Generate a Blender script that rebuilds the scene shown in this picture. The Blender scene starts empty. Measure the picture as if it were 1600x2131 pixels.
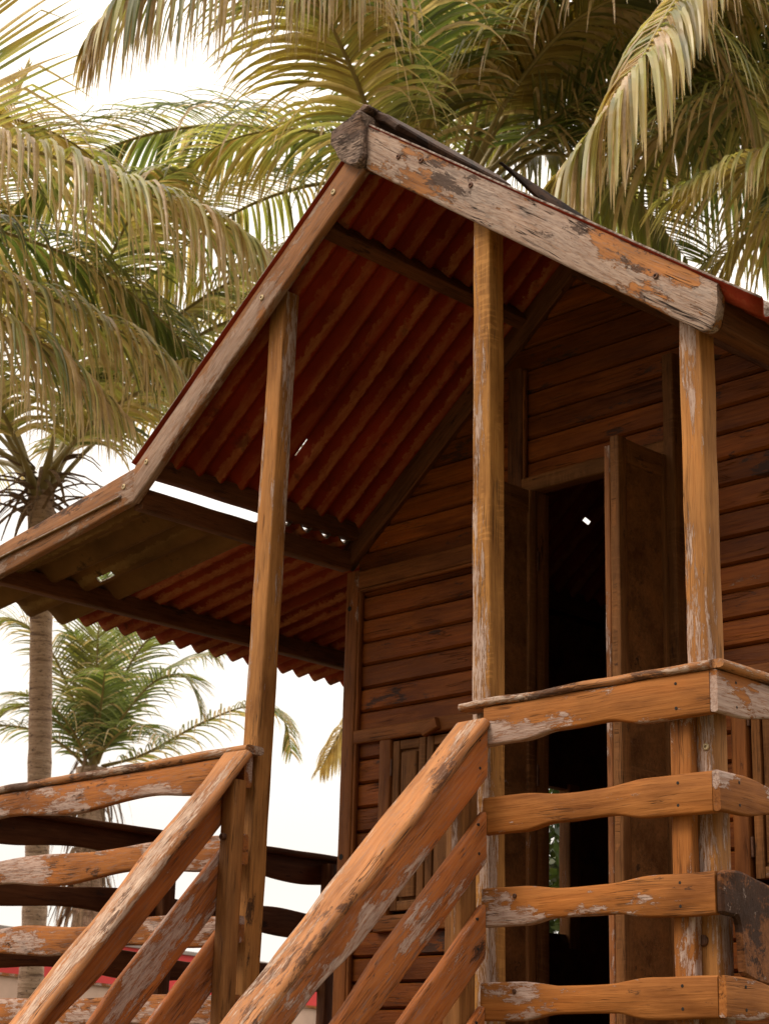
import bpy, bmesh, math, random
import numpy as np
from mathutils import Vector, Matrix, noise
R = math.radians
scene = bpy.context.scene
C = scene.collection

# ------------------------------------------------------------------ camera
YAW, PITCH, ROLL = R(-45.27), R(17.95), R(1.668)
cy, sy, cp, sp = math.cos(YAW), math.sin(YAW), math.cos(PITCH), math.sin(PITCH)
FWD = Vector((sy*cp, cy*cp, sp)); RT = Vector((cy, -sy, 0)); UP = RT.cross(FWD)
r2 = math.cos(ROLL)*RT + math.sin(ROLL)*UP; u2 = -math.sin(ROLL)*RT + math.cos(ROLL)*UP
CAM = Vector((2.483, -3.595, 1.528))
FPX = 3759.4
cam = bpy.data.cameras.new('camera'); co = bpy.data.objects.new('camera', cam); C.objects.link(co)
m = Matrix((r2, u2, -FWD)).transposed().to_4x4(); m.translation = CAM; co.matrix_world = m
cam.sensor_fit = 'HORIZONTAL'; cam.sensor_width = 36.0; cam.lens = 36.0*FPX/1600
cam.clip_start = .05; cam.clip_end = 3000
cam.dof.use_dof = True; cam.dof.focus_distance = 4.9; cam.dof.aperture_fstop = 15.0
scene.camera = co
scene.render.resolution_x = 768; scene.render.resolution_y = 1024

# ------------------------------------------------------------------ sky, sun, exposure
SUN_EL, SUN_AZ = R(50), R(205)           # azimuth clockwise from +Y
w = bpy.data.worlds.new("World"); scene.world = w; w.use_nodes = True
nt = w.node_tree; nt.nodes.clear()
out = nt.nodes.new('ShaderNodeOutputWorld'); bg = nt.nodes.new('ShaderNodeBackground')
sky = nt.nodes.new('ShaderNodeTexSky'); sky.sky_type = 'NISHITA'; sky.sun_disc = False
sky.sun_elevation = SUN_EL; sky.sun_rotation = SUN_AZ
tc = nt.nodes.new('ShaderNodeTexCoord'); mp = nt.nodes.new('ShaderNodeMapping'); mp.inputs['Scale'].default_value = (1, 1, 3)
nz = nt.nodes.new('ShaderNodeTexNoise'); nz.inputs['Scale'].default_value = 2.2; nz.inputs['Detail'].default_value = 7
rp = nt.nodes.new('ShaderNodeValToRGB')
rp.color_ramp.elements[0].position = .3; rp.color_ramp.elements[0].color = (9.8, 9.1, 8.3, 1)
rp.color_ramp.elements[1].position = .7; rp.color_ramp.elements[1].color = (11.6, 10.4, 9.0, 1)
mx = nt.nodes.new('ShaderNodeMixRGB'); mx.inputs[0].default_value = .93
L = nt.links.new
L(tc.outputs['Generated'], mp.inputs[0]); L(mp.outputs[0], nz.inputs['Vector']); L(nz.outputs['Fac'], rp.inputs[0])
L(sky.outputs[0], mx.inputs[1]); L(rp.outputs[0], mx.inputs[2])
sx = nt.nodes.new('ShaderNodeSeparateXYZ'); L(tc.outputs['Generated'], sx.inputs[0])     # overcast sky: about three times brighter overhead
el = nt.nodes.new('ShaderNodeMapRange'); L(sx.outputs[2], el.inputs[0])
for k, v in ((1, .12), (2, .95), (3, .92), (4, 2.1)): el.inputs[k].default_value = v
az = nt.nodes.new('ShaderNodeVectorMath'); az.operation = 'DOT_PRODUCT'; L(tc.outputs['Generated'], az.inputs[0]); az.inputs[1].default_value = (.70, -.62, -.62)   # added dimming of the unseen low south-east sky, deepens shade under the gable
dk = nt.nodes.new('ShaderNodeMapRange'); dk.interpolation_type = 'SMOOTHSTEP'; L(az.outputs['Value'], dk.inputs[0])
for k, v in ((1, .05), (2, .85), (3, 1.0), (4, .14)): dk.inputs[k].default_value = v
em = nt.nodes.new('ShaderNodeMath'); em.operation = 'MULTIPLY'; L(el.outputs[0], em.inputs[0]); L(dk.outputs[0], em.inputs[1])
gm = nt.nodes.new('ShaderNodeVectorMath'); gm.operation = 'SCALE'; L(mx.outputs[0], gm.inputs[0]); L(em.outputs[0], gm.inputs['Scale']); L(gm.outputs[0], bg.inputs[0])
bg.inputs[1].default_value = 0.085; L(bg.outputs[0], out.inputs[0])
sd = bpy.data.lights.new('sun', 'SUN'); sd.energy = 1.5; sd.angle = R(20); sd.color = (1.0, .86, .68)
so = bpy.data.objects.new('sun', sd); C.objects.link(so)
sdir = Vector((math.sin(SUN_AZ)*math.cos(SUN_EL), math.cos(SUN_AZ)*math.cos(SUN_EL), math.sin(SUN_EL)))
so.rotation_euler = sdir.to_track_quat('Z', 'Y').to_euler()
scene.view_settings.view_transform = 'Standard'; scene.view_settings.look = 'None'
scene.view_settings.gamma = 1; scene.view_settings.exposure = 0.55
scene.cycles.max_bounces = 6; scene.cycles.transparent_max_bounces = 6

# ------------------------------------------------------------------ materials
class NT:
    def __init__(s, name):
        s.m = bpy.data.materials.new(name); s.m.use_nodes = True; s.t = s.m.node_tree
        s.b = s.t.nodes['Principled BSDF']; s.o = s.t.nodes['Material Output']
    def n(s, typ, ins=None, **kw):
        x = s.t.nodes.new(typ)
        for k, v in kw.items(): setattr(x, k, v)
        for k, v in (ins or {}).items():
            if isinstance(v, bpy.types.NodeSocket): s.t.links.new(v, x.inputs[k])
            else: x.inputs[k].default_value = v
        return x
    def link(s, a, b): s.t.links.new(a, b)
    def math(s, op, a, b=0.0, c=None):
        d = {0: a, 1: b}
        if c is not None: d[2] = c
        return s.n('ShaderNodeMath', d, operation=op).outputs[0]
    def ramp(s, f, stops):
        x = s.n('ShaderNodeValToRGB', {0: f}); e = x.color_ramp.elements
        while len(e) < len(stops): e.new(.5)
        for i, (p, c) in enumerate(stops):
            e[i].position = p; e[i].color = (*c, 1) if len(c) == 3 else c
        return x.outputs[0]
    def step(s, f, a, b):                       # smooth threshold
        x = s.n('ShaderNodeMapRange', {0: f, 1: a, 2: b, 3: 0.0, 4: 1.0}, interpolation_type='SMOOTHSTEP'); return x.outputs[0]
    def mix(s, f, a, b, mode='MIX'):
        x = s.n('ShaderNodeMixRGB', {0: f, 1: a, 2: b}, blend_type=mode); return x.outputs[0]
    def noise(s, vec, scale, detail=6, rough=.6, dist=0):
        return s.n('ShaderNodeTexNoise', {'Vector': vec, 'Scale': scale, 'Detail': detail, 'Roughness': rough, 'Distortion': dist}).outputs['Fac']
    def map(s, vec, sc=(1, 1, 1), loc=(0, 0, 0)):
        return s.n('ShaderNodeMapping', {'Vector': vec, 'Scale': sc, 'Location': loc}).outputs[0]

PAINT = (.47, .36, .315)
def wood(name, a, b, peel=.5, dark=.5, paint=PAINT, streak=.5, grain=1.0, rough=.62, saw=0.0, darkcol=(.035, .018, .012), spec=.3, bump=.6, cracks=.6, aspect=1.0, clump=1.25, chips=1.0, rot=0.0, rotz=0.0):
    """stained wood whose grain runs along the object's own X; flaking pale paint, mould and checks"""
    s = NT(name)
    tc = s.n('ShaderNodeTexCoord').outputs['Object']
    oi = s.n('ShaderNodeObjectInfo').outputs['Random']
    at = s.n('ShaderNodeAttribute', attribute_name='rnd').outputs['Fac']
    off = s.math('ADD', s.math('MULTIPLY', oi, 37.0), s.math('MULTIPLY', at, 53.0))
    ov = s.n('ShaderNodeCombineXYZ', {0: off, 1: s.math('MULTIPLY', off, 1.7), 2: s.math('MULTIPLY', off, .6)}).outputs[0]
    P = s.n('ShaderNodeVectorMath', {0: tc, 1: ov}, operation='ADD').outputs[0]
    warp = s.n('ShaderNodeTexNoise', {'Vector': s.map(P, (1.5, 5, 5)), 'Scale': 1.6, 'Detail': 2}).outputs['Color']
    Pw = s.n('ShaderNodeVectorMath', {0: P, 1: s.n('ShaderNodeVectorMath', {0: warp, 1: (.03, .03, .03)}, operation='MULTIPLY').outputs[0]}, operation='ADD').outputs[0]
    g1 = s.noise(s.map(Pw, (2.2*grain, 62, 62)), 1.6, 6, .62)
    g2 = s.noise(s.map(Pw, (5*grain, 210, 210)), 1.6, 4, .6)
    big = s.noise(s.map(P, (1.6, 5, 5)), 1.7, 4, .6)
    col = s.mix(s.ramp(g1, [(.32, (0, 0, 0)), (.68, (1, 1, 1))]), (*a, 1), (*b, 1))
    tone = s.ramp(big, [(.28, (.50, .44, .40)), (.5, (1, 1, 1)), (.72, (1.3, 1.2, 1.05))])
    col = s.mix(1.0, col, tone, 'MULTIPLY')
    pl = s.n('ShaderNodeMapRange', {0: at, 1: 0.0, 2: 1.0, 3: .60, 4: 1.32}).outputs[0]
    has = s.math('GREATER_THAN', at, 0.0)
    plv = s.math('ADD', s.math('MULTIPLY', has, pl), s.math('SUBTRACT', 1.0, has))
    plc = s.n('ShaderNodeCombineXYZ', {0: plv, 1: plv, 2: plv}).outputs[0]
    col = s.mix(1.0, col, plc, 'MULTIPLY')
    st = s.math('MULTIPLY', s.step(g2, .56, .70), streak)
    col = s.mix(st, col, (a[0]*.30, a[1]*.26, a[2]*.26, 1))
    # open grain checks
    vo = s.noise(s.map(Pw, (1.3, 95, 95), (3, 7, 1)), 1.0, 3, .5)
    ck = s.math('MULTIPLY', s.math('SUBTRACT', 1.0, s.step(s.math('ABSOLUTE', s.math('SUBTRACT', vo, .5)), .003, .024)), s.step(s.noise(s.map(P, (2, 9, 9), (9, 2, 4)), 2.0, 2), .53, .60))
    ck = s.math('MULTIPLY', ck, cracks)
    if saw > 0:
        wv = s.n('ShaderNodeTexWave', {'Vector': s.map(Pw, (1, .18, .3)), 'Scale': 13.0, 'Distortion': 14.0, 'Detail': 5.0, 'Detail Scale': 1.6}, wave_type='BANDS', bands_direction='X').outputs['Fac']
        sm = s.math('MULTIPLY', s.step(wv, .6, .95), s.step(s.noise(s.map(P, (2, 8, 8), (4, 4, 4)), 2.0, 3), .45, .6))
        col = s.mix(s.math('MULTIPLY', sm, saw), col, (b[0]*1.7, b[1]*1.75, b[2]*1.9, 1))
    # mould
    dm = s.noise(s.map(P, (6, 20, 20), (5, 1, 8)), 2.0, 12, .78, .3)
    dmask = s.step(s.math('ADD', dm, s.math('MULTIPLY', s.math('SUBTRACT', s.noise(s.map(P, (2.2, 6, 6), (1, 8, 2)), 1.1, 2), .5), .9)), .74-.26*dark, .80-.26*dark)
    col = s.mix(s.math('MULTIPLY', dmask, .85), col, (*darkcol, 1))
    # flaking paint: ragged islands stretched along the grain
    f1 = s.noise(s.map(Pw, (9/aspect, 30, 30), (2, 3, 9)), 2.2, 13, .80, .25)
    f2 = s.noise(s.map(P, (2.4/aspect, 8, 8), (7, 5, 3)), 1.1, 3, .6)
    fm = s.math('ADD', f1, s.math('MULTIPLY', s.math('SUBTRACT', f2, .5), clump))
    th = .88 - .46*peel
    pm = s.step(fm, th, th+.018)
    chip = s.step(s.noise(s.map(Pw, (14, 130, 130), (1, 1, 5)), 1.7, 8, .75), .41, .50)
    pm = s.math('MULTIPLY', pm, s.math('ADD', 1.0-chips, s.math('MULTIPLY', chip, chips)))
    pc = s.ramp(s.noise(s.map(Pw, (4, 70, 70), (8, 8, 8)), 1.5, 6, .65), [(.3, (paint[0]*.62, paint[1]*.58, paint[2]*.58)), (.55, paint), (.75, (paint[0]*1.18, paint[1]*1.17, paint[2]*1.15))])
    edge = s.math('MULTIPLY', s.math('SUBTRACT', s.step(fm, th-.03, th), pm), .35)
    col = s.mix(edge, col, (a[0]*.4, a[1]*.35, a[2]*.35, 1))
    col = s.mix(s.math('MULTIPLY', pm, .80), col, pc)
    if rot > 0:                                 # black rot and ingrained dirt over the old paint, heaviest along the wet upper arris
        zz = s.n('ShaderNodeSeparateXYZ', {0: tc}).outputs[2]
        rn_ = s.noise(s.map(P, (5, 13, 16), (4, 6, 1)), 1.7, 13, .80, .4)
        rl_ = s.noise(s.map(P, (1.7, 5, 5), (2, 2, 7)), 1.3, 2)
        rv = s.math('ADD', s.math('ADD', rn_, s.math('MULTIPLY', s.math('SUBTRACT', rl_, .5), .9)), s.math('MULTIPLY', zz, rotz))
        col = s.mix(s.math('MULTIPLY', s.step(rv, .70-.2*rot, .73-.2*rot), .86), col, (*darkcol, 1))
        fine = s.math('MULTIPLY', s.step(s.noise(s.map(Pw, (7, 90, 90), (6, 1, 2)), 2.4, 8, .8), .53, .60), .62)
        col = s.mix(fine, col, (paint[0]*.42, paint[1]*.38, paint[2]*.38, 1))
    col = s.mix(ck, col, (.018, .009, .006, 1))
    s.link(col, s.b.inputs['Base Color'])
    rg = s.math('ADD', rough, s.math('MULTIPLY', pm, .2)); s.link(rg, s.b.inputs['Roughness'])
    s.b.inputs['Specular IOR Level'].default_value = spec*.35
    h = s.math('ADD', s.math('MULTIPLY', g1, .5), s.math('MULTIPLY', g2, .25))
    h = s.math('ADD', h, s.math('MULTIPLY', pm, .35)); h = s.math('SUBTRACT', h, s.math('MULTIPLY', ck, 1.2))
    bp = s.n('ShaderNodeBump', {'Height': h, 'Strength': bump, 'Distance': .005}); s.link(bp.outputs[0], s.b.inputs['Normal'])
    return s.m

M = {}
M['rail'] = wood('rail_wood', (.225, .078, .018), (.345, .134, .036), peel=.58, dark=0.2, streak=.5, clump=1.5, chips=0.7)
M['rail_side'] = wood('side_rail_wood', (.225, .078, .018), (.345, .134, .036), peel=.80, dark=.24, streak=.5, clump=2.0, chips=.5)
M['rail_worn'] = wood('worn_rail_wood', (.25, .085, .022), (.36, .135, .036), peel=0.74, dark=.34, streak=.5, clump=1.5, chips=0.7, rot=.15)
M['post'] = wood('post_wood', (.25, .105, .030), (.38, .175, .055), peel=0.6, dark=0.16, streak=.55, aspect=2.6)
M['post_saw'] = wood('sawn_post_wood', (.28, .12, .030), (.42, .20, .055), peel=0.62, dark=.08, saw=.22, streak=.45, aspect=2.6)
M['post_plain'] = wood('plain_post_wood', (.19, .080, .026), (.29, .130, .044), peel=0.34, dark=.18, streak=.55, aspect=2.4)
M['handrail'] = wood('handrail_wood', (.34, .135, .050), (.46, .21, .085), peel=0.7, dark=0.56, paint=(.56, .43, .34), streak=.6, cracks=1.0, darkcol=(.075, .032, .018), aspect=1.8, rot=.30)
M['stair_board'] = wood('stair_board_wood', (.27, .080, .020), (.40, .135, .038), peel=0.62, dark=.14, paint=(.46, .35, .30), streak=.45, aspect=1.4, clump=1.5, chips=0.75, rot=.05)
M['barge'] = wood('bargeboard_wood', (.24, .095, .030), (.36, .155, .050), peel=1.02, dark=0.72, paint=(.40, .315, .265), streak=.7, cracks=1.0, bump=.9, darkcol=(.045, .026, .020), chips=0.35, clump=1.75, rot=.55, rotz=2.2)
M['barge_left'] = wood('left_bargeboard_wood', (.20, .085, .035), (.30, .14, .062), peel=0.84, dark=.30, paint=(.34, .25, .20), streak=.7, chips=0.5, clump=1.4, rot=.12, rotz=1.0)
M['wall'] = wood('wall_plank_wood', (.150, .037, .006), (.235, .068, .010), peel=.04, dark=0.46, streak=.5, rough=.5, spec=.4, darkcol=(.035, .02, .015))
M['trim'] = wood('wall_trim_wood', (.15, .050, .014), (.225, .082, .024), peel=.14, dark=.28, streak=.55, rough=.55)
M['door'] = wood('door_wood', (.13, .055, .018), (.20, .085, .030), peel=.14, dark=.25, streak=.6, saw=.2)
M['door_edge'] = wood('worn_door_edge_wood', (.20, .075, .028), (.30, .125, .05), peel=.62, dark=.2, streak=.6)
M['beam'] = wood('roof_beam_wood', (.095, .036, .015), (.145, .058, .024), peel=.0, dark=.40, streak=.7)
M['backlit_rail'] = wood('backlit_rail_wood', (.085, .032, .014), (.13, .052, .022), peel=.08, dark=.35, streak=.6)  # outer deck railing: backlit shade painted into a darker wood colour
M['burnt'] = wood('blackened_wood', (.12, .045, .016), (.22, .085, .03), peel=.34, dark=1.15, paint=(.36, .27, .23), streak=.6, darkcol=(.022, .012, .009))
M['soot'] = wood('blackened_ridge_wood', (.05, .028, .020), (.09, .050, .034), peel=.10, dark=.9, streak=.6, darkcol=(.018, .012, .010))
M['ridge'] = wood('ridge_log_wood', (.11, .065, .05), (.17, .11, .08), peel=.85, dark=.62, paint=(.33, .24, .19), streak=.9, cracks=1, bump=1.4, rot=.5)
M['old_cap'] = wood('old_cap_wood', (.30, .125, .045), (.42, .19, .075), peel=.84, dark=.56, paint=(.50, .39, .32), streak=.6, cracks=1, darkcol=(.065, .03, .018), rot=.75)

def sheet_mat(name, red, stain_and_light, dirt, ph0=0.0):
    s = NT(name); tc = s.n('ShaderNodeTexCoord').outputs['Object']
    xyz = s.n('ShaderNodeSeparateXYZ', {0: tc})
    wob = s.noise(s.map(tc, (9, 14, 9)), 2.4, 9, .78)
    ph = s.math('FRACT', s.math('ADD', s.math('DIVIDE', s.math('ADD', xyz.outputs[1], ph0+10.0), PITCHW), s.math('MULTIPLY', s.math('SUBTRACT', wob, .5), .62)))
    band = s.math('SUBTRACT', 1.0, s.step(s.math('ABSOLUTE', s.math('SUBTRACT', ph, .62)), .09, .15))  # one rib flank: tan stain that also paints in its lighter lit side
    flk = s.noise(s.map(tc, (7, 26, 7)), 2.2, 9, .78)
    msk = s.math('MULTIPLY', band, s.math('ADD', .45, s.math('MULTIPLY', s.step(flk, .42, .60), .55)))
    tn = s.ramp(s.noise(tc, 3.0, 5, .6), [(.3, (.5, .45, .45)), (.7, (1.2, 1.1, 1.1))])
    c = s.mix(1.0, (*red, 1), tn, 'MULTIPLY')
    rib = s.noise(s.map(tc, (.35, 9, .35)), 1.3, 3, .6)
    c = s.mix(s.math('MULTIPLY', msk, s.math('MULTIPLY', s.step(rib, .32, .66), .95)), c, (*stain_and_light, 1))
    dm = s.step(s.noise(tc, 6.0, 8, .7), .58, .68); c = s.mix(s.math('MULTIPLY', dm, dirt), c, (.02, .012, .008, 1))
    nz = s.n('ShaderNodeSeparateXYZ', {0: s.n('ShaderNodeNewGeometry').outputs['True Normal']}).outputs[2]
    bf = s.n('ShaderNodeNewGeometry').outputs['Backfacing']
    up = s.math('GREATER_THAN', nz, -.12)
    lich = s.ramp(s.noise(tc, 55, 9, .75), [(.40, (.07, .042, .03)), (.50, (.19, .14, .115)), (.62, (.33, .28, .25))])
    c = s.mix(up, c, lich)
    s.link(c, s.b.inputs['Base Color']); s.b.inputs['Roughness'].default_value = .8; s.b.inputs['Specular IOR Level'].default_value = .1
    bp = s.n('ShaderNodeBump', {'Height': flk, 'Strength': .4, 'Distance': .004}); s.link(bp.outputs[0], s.b.inputs['Normal'])
    return s.m
PITCHW = .10
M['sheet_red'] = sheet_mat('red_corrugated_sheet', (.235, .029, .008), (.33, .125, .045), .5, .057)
M['sheet_red_low'] = sheet_mat('red_eave_sheet', (.215, .034, .010), (.34, .135, .052), .6, .01)
M['sheet_brown'] = sheet_mat('brown_corrugated_sheet', (.16, .088, .028), (.26, .165, .065), .8)

def plain(name, col, rough=.6, var=.2, scale=8, metal=0):
    s = NT(name); tc = s.n('ShaderNodeTexCoord').outputs['Object']
    f = s.noise(tc, scale, 7, .65)
    c = s.ramp(f, [(.3, tuple(x*(1-var) for x in col)), (.7, tuple(min(1, x*(1+var)) for x in col))])
    s.link(c, s.b.inputs['Base Color']); s.b.inputs['Roughness'].default_value = rough; s.b.inputs['Metallic'].default_value = metal
    bp = s.n('ShaderNodeBump', {'Height': f, 'Strength': .3, 'Distance': .01}); s.link(bp.outputs[0], s.b.inputs['Normal'])
    return s.m
M['iron'] = plain('rusty_iron', (.10, .045, .025), .6, .5, 60, .6)
M['brass'] = plain('weathered_screw', (.40, .30, .17), .5, .3, 60, .5)
M['hole'] = plain('nail_hole', (.012, .008, .006), .9)
M['redpaint'] = plain('red_painted_masonry', (.62, .035, .035), .7, .12, 2)
M['palewall'] = plain('pale_masonry', (.55, .38, .30), .9, .2, 1.5)
M['coping'] = plain('concrete_coping', (.32, .27, .25), .9, .2, 3)
M['ground'] = plain('dry_grass_ground', (.12, .10, .045), .95, .45, .8)
M['grass'] = plain('lawn_grass', (.07, .11, .03), .9, .4, 2)

def leaf_mat(name, green, trans):
    s = NT(name)
    at = s.n('ShaderNodeAttribute', attribute_name='rnd').outputs['Fac']
    dr = s.n('ShaderNodeAttribute', attribute_name='dry').outputs['Fac']
    tc = s.n('ShaderNodeTexCoord').outputs['Object']
    c = s.ramp(at, [(0, tuple(x*.5 for x in green)), (.45, green), (.68, (green[0]*1.7, green[1]*1.55, green[2]*1.5)), (1, (green[0]*2.4, green[1]*2.1, green[2]*2.6))])
    c = s.mix(s.math('MULTIPLY', s.step(s.noise(tc, 1.2, 4), .42, .62), .55), c, (green[0]*2.2, green[1]*1.25, green[2]*.9, 1))
    c = s.mix(dr, c, s.ramp(s.noise(tc, 9, 4), [(.3, (.40, .27, .15)), (.7, (.70, .53, .37))]))
    s.link(c, s.b.inputs['Base Color']); s.b.inputs['Roughness'].default_value = .36
    s.b.inputs['Specular IOR Level'].default_value = .8
    tr = s.n('ShaderNodeBsdfTranslucent'); s.link(s.mix(1.0, c, (1.4, 1.5, .75, 1), 'MULTIPLY'), tr.inputs[0])
    ms = s.n('ShaderNodeMixShader', {0: trans, 1: s.b.outputs[0], 2: tr.outputs[0]}); s.link(ms.outputs[0], s.o.inputs[0])
    return s.m
M['frond'] = leaf_mat('palm_leaflet', (.225, .240, .095), .43)
M['frond_dark'] = leaf_mat('deep_green_palm_leaflet', (.105, .140, .046), .42)
M['leaf'] = leaf_mat('shrub_leaf', (.045, .075, .02), .3)
M['rachis'] = plain('palm_leaf_stalk', (.27, .21, .08), .5, .25, 5)
M['nut'] = plain('green_coconut', (.20, .23, .05), .45, .25, 6)
M['fibre'] = plain('palm_fibre', (.17, .10, .055), .95, .5, 30)
def trunk_mat():
    s = NT('palm_bark'); tc = s.n('ShaderNodeTexCoord').outputs['Object']
    wv = s.noise(s.map(tc, (2.5, 2.5, 22)), 1.6, 6, .7); f = s.noise(s.map(tc, (14, 14, 40)), 2.0, 6, .7)
    c = s.ramp(wv, [(.34, (.14, .08, .055)), (.46, (.44, .29, .20)), (.7, (.62, .44, .33))])
    c = s.mix(s.step(f, .55, .65), c, (.11, .065, .045, 1)); s.link(c, s.b.inputs['Base Color']); s.b.inputs['Roughness'].default_value = .9
    bp = s.n('ShaderNodeBump', {'Height': wv, 'Strength': .8, 'Distance': .03}); s.link(bp.outputs[0], s.b.inputs['Normal']); return s.m
M['bark'] = trunk_mat()

# ------------------------------------------------------------------ object helpers
def tag(o, label=None, cat=None, group=None, kind=None):
    for k, v in (('label', label), ('category', cat), ('group', group), ('kind', kind)):
        if v: o[k] = v
    return o
def empty(name, loc, label, cat, group=None):
    o = bpy.data.objects.new(name, None); C.objects.link(o); o.location = loc; o.empty_display_size = .2
    return tag(o, label, cat, group)
def mesh(name, verts, faces, mat, parent=None, mw=None, rnd=None, smooth=False):
    me = bpy.data.meshes.new(name); me.from_pydata([tuple(v) for v in verts], [], faces)
    me.materials.append(mat)
    if rnd is not None:
        a = me.attributes.new('rnd', 'FLOAT', 'FACE'); a.data.foreach_set('value', np.array(rnd, dtype=np.float32))
    if smooth: me.polygons.foreach_set('use_smooth', [True]*len(me.polygons))
    me.update()
    o = bpy.data.objects.new(name, me); C.objects.link(o)
    if parent is not None:
        o.parent = parent
        pw = PW(parent)
        o.matrix_parent_inverse = pw.inverted()
    if mw is not None: o.matrix_basis = mw
    WORLD[o.name] = (mw.copy() if mw is not None else Matrix.Identity(4))
    return o
WORLD = {}
def PW(p):
    if p.name in WORLD: return WORLD[p.name]
    return Matrix.Translation(p.location)

def frame(a, b, up):
    """local X runs a->b, local Z is the width direction, origin in the middle"""
    a, b, up = Vector(a), Vector(b), Vector(up)
    x = (b-a).normalized(); y = up.cross(x).normalized(); z = x.cross(y).normalized()
    mt = Matrix((x, y, z)).transposed().to_4x4(); mt.translation = (a+b)/2
    return mt
def board(name, a, b, w, t, mat, parent, up=(0, 0, 1), top=None, bot=None, r=.006, n=None, k0=0, k1=0, rough=.0012, seed=None):
    """a sawn board from a to b: w wide (local Z), t thick (local Y), rounded arrises, optional edge profiles top(u), bot(u)
    and slanted ends (k0, k1: shift along the length per unit of width)"""
    mt = frame(a, b, up); Lg = (Vector(b)-Vector(a)).length
    n = n or max(6, int(Lg/.03)); r = min(r, t*.45, w*.45)
    sd = seed if seed is not None else random.random()*100
    verts = []; faces = []; K = 3
    for i in range(n+1):
        u = i/n; x0 = (u-.5)*Lg
        zt = w/2 + (top(u) if top else 0); zb = -w/2 + (bot(u) if bot else 0)
        ring = []
        for cx_, cz_, a0 in ((t/2-r, zt-r, 0), (-(t/2-r), zt-r, 90), (-(t/2-r), zb+r, 180), (t/2-r, zb+r, 270)):
            for k in range(K):
                an = R(a0+90*k/(K-1)); ring.append((cx_+r*math.cos(an), cz_+r*math.sin(an)))
        for (yy, zz) in ring:
            x = x0 + zz*(k0*(1-u)+k1*u)
            if rough:
                q = Vector((x*7+sd, yy*9, zz*9+sd)); d = noise.noise(q)
                yy += rough*d; zz += rough*1.6*noise.noise(q+Vector((9, 9, 9)))
            verts.append((x, yy, zz))
    N = 4*K
    for i in range(n):
        for k in range(N):
            k2 = (k+1) % N
            faces.append((i*N+k, i*N+k2, (i+1)*N+k2, (i+1)*N+k))
    faces.append(tuple(range(N-1, -1, -1))); faces.append(tuple(n*N+k for k in range(N)))
    faces = [f[::-1] for f in faces]
    o = mesh(name, verts, faces, mat, parent, mt)
    me = o.data; me.polygons.foreach_set('use_smooth', [True]*len(me.polygons))
    try: me.set_sharp_from_angle(angle=R(50))
    except Exception: pass
    return o
def vpost(name, x0, x1, y0, y1, z0, z1, mat, parent, lean=0.0, r=.005):
    """vertical timber; lean shifts its foot along x"""
    a = ((x0+x1)/2+lean, (y0+y1)/2, z0); b = ((x0+x1)/2, (y0+y1)/2, z1)
    return board(name, a, b, y1-y0, x1-x0, mat, parent, up=(0, 1, 0), r=r, rough=.0016)
def disc(name, loc, nrm, r, h, mat, parent, hole=0.0, seg=12):
    """bolt or screw head: short domed cylinder, with a ring groove when hole > 0"""
    mt = Vector(nrm).to_track_quat('Z', 'Y').to_matrix().to_4x4(); mt.translation = Vector(loc)
    prof = [(r, -.004), (r, h*.6), (r*.75, h)]
    if hole: prof += [(hole, h), (hole, h*.1)]
    v = []; f = []
    for (rr, zz) in prof:
        for k in range(seg): v.append((rr*math.cos(2*math.pi*k/seg), rr*math.sin(2*math.pi*k/seg), zz))
    for i in range(len(prof)-1):
        for k in range(seg):
            k2 = (k+1) % seg; f.append((i*seg+k, i*seg+k2, (i+1)*seg+k2, (i+1)*seg+k))
    f.append(tuple((len(prof)-1)*seg+k for k in range(seg)))
    return mesh(name, v, f, mat, parent, mt)

def smoothstep(a, b, x):
    t = max(0, min(1, (x-a)/(b-a))); return t*t*(3-2*t)
def waist(c, hw, d, soft=.07):
    """edge profile: pulls in by d between u=c-hw and c+hw"""
    return lambda u: -d*(smoothstep(c-hw-soft, c-hw, u)-smoothstep(c+hw, c+hw+soft, u))
def neg(f): return lambda u: -f(u)

random.seed(7)
# ------------------------------------------------------------------ ground
g = mesh('ground', [(-600, -600, 0), (600, -600, 0), (600, 600, 0), (-600, 600, 0)], [(0, 1, 2, 3)], M['ground']); tag(g, kind='structure')

# ------------------------------------------------------------------ the cabin
DECK = 1.55; Y = 1.05; XL, XR = -2.374, -.13; YB = 3.30
APX, APZ = -1.25, 4.50; ML = .803; MR = .729; M2 = .145
KX, KZ = -2.371, 3.598
def roofz(x): return APZ - ML*(APX-x) if x < APX else APZ - MR*(x-APX)
cabin = empty('wooden_cabin', (-1.25, 1.0, 0), 'raised wooden plank cabin with peeling gabled porch roof of red corrugated sheets', 'cabin')

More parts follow.
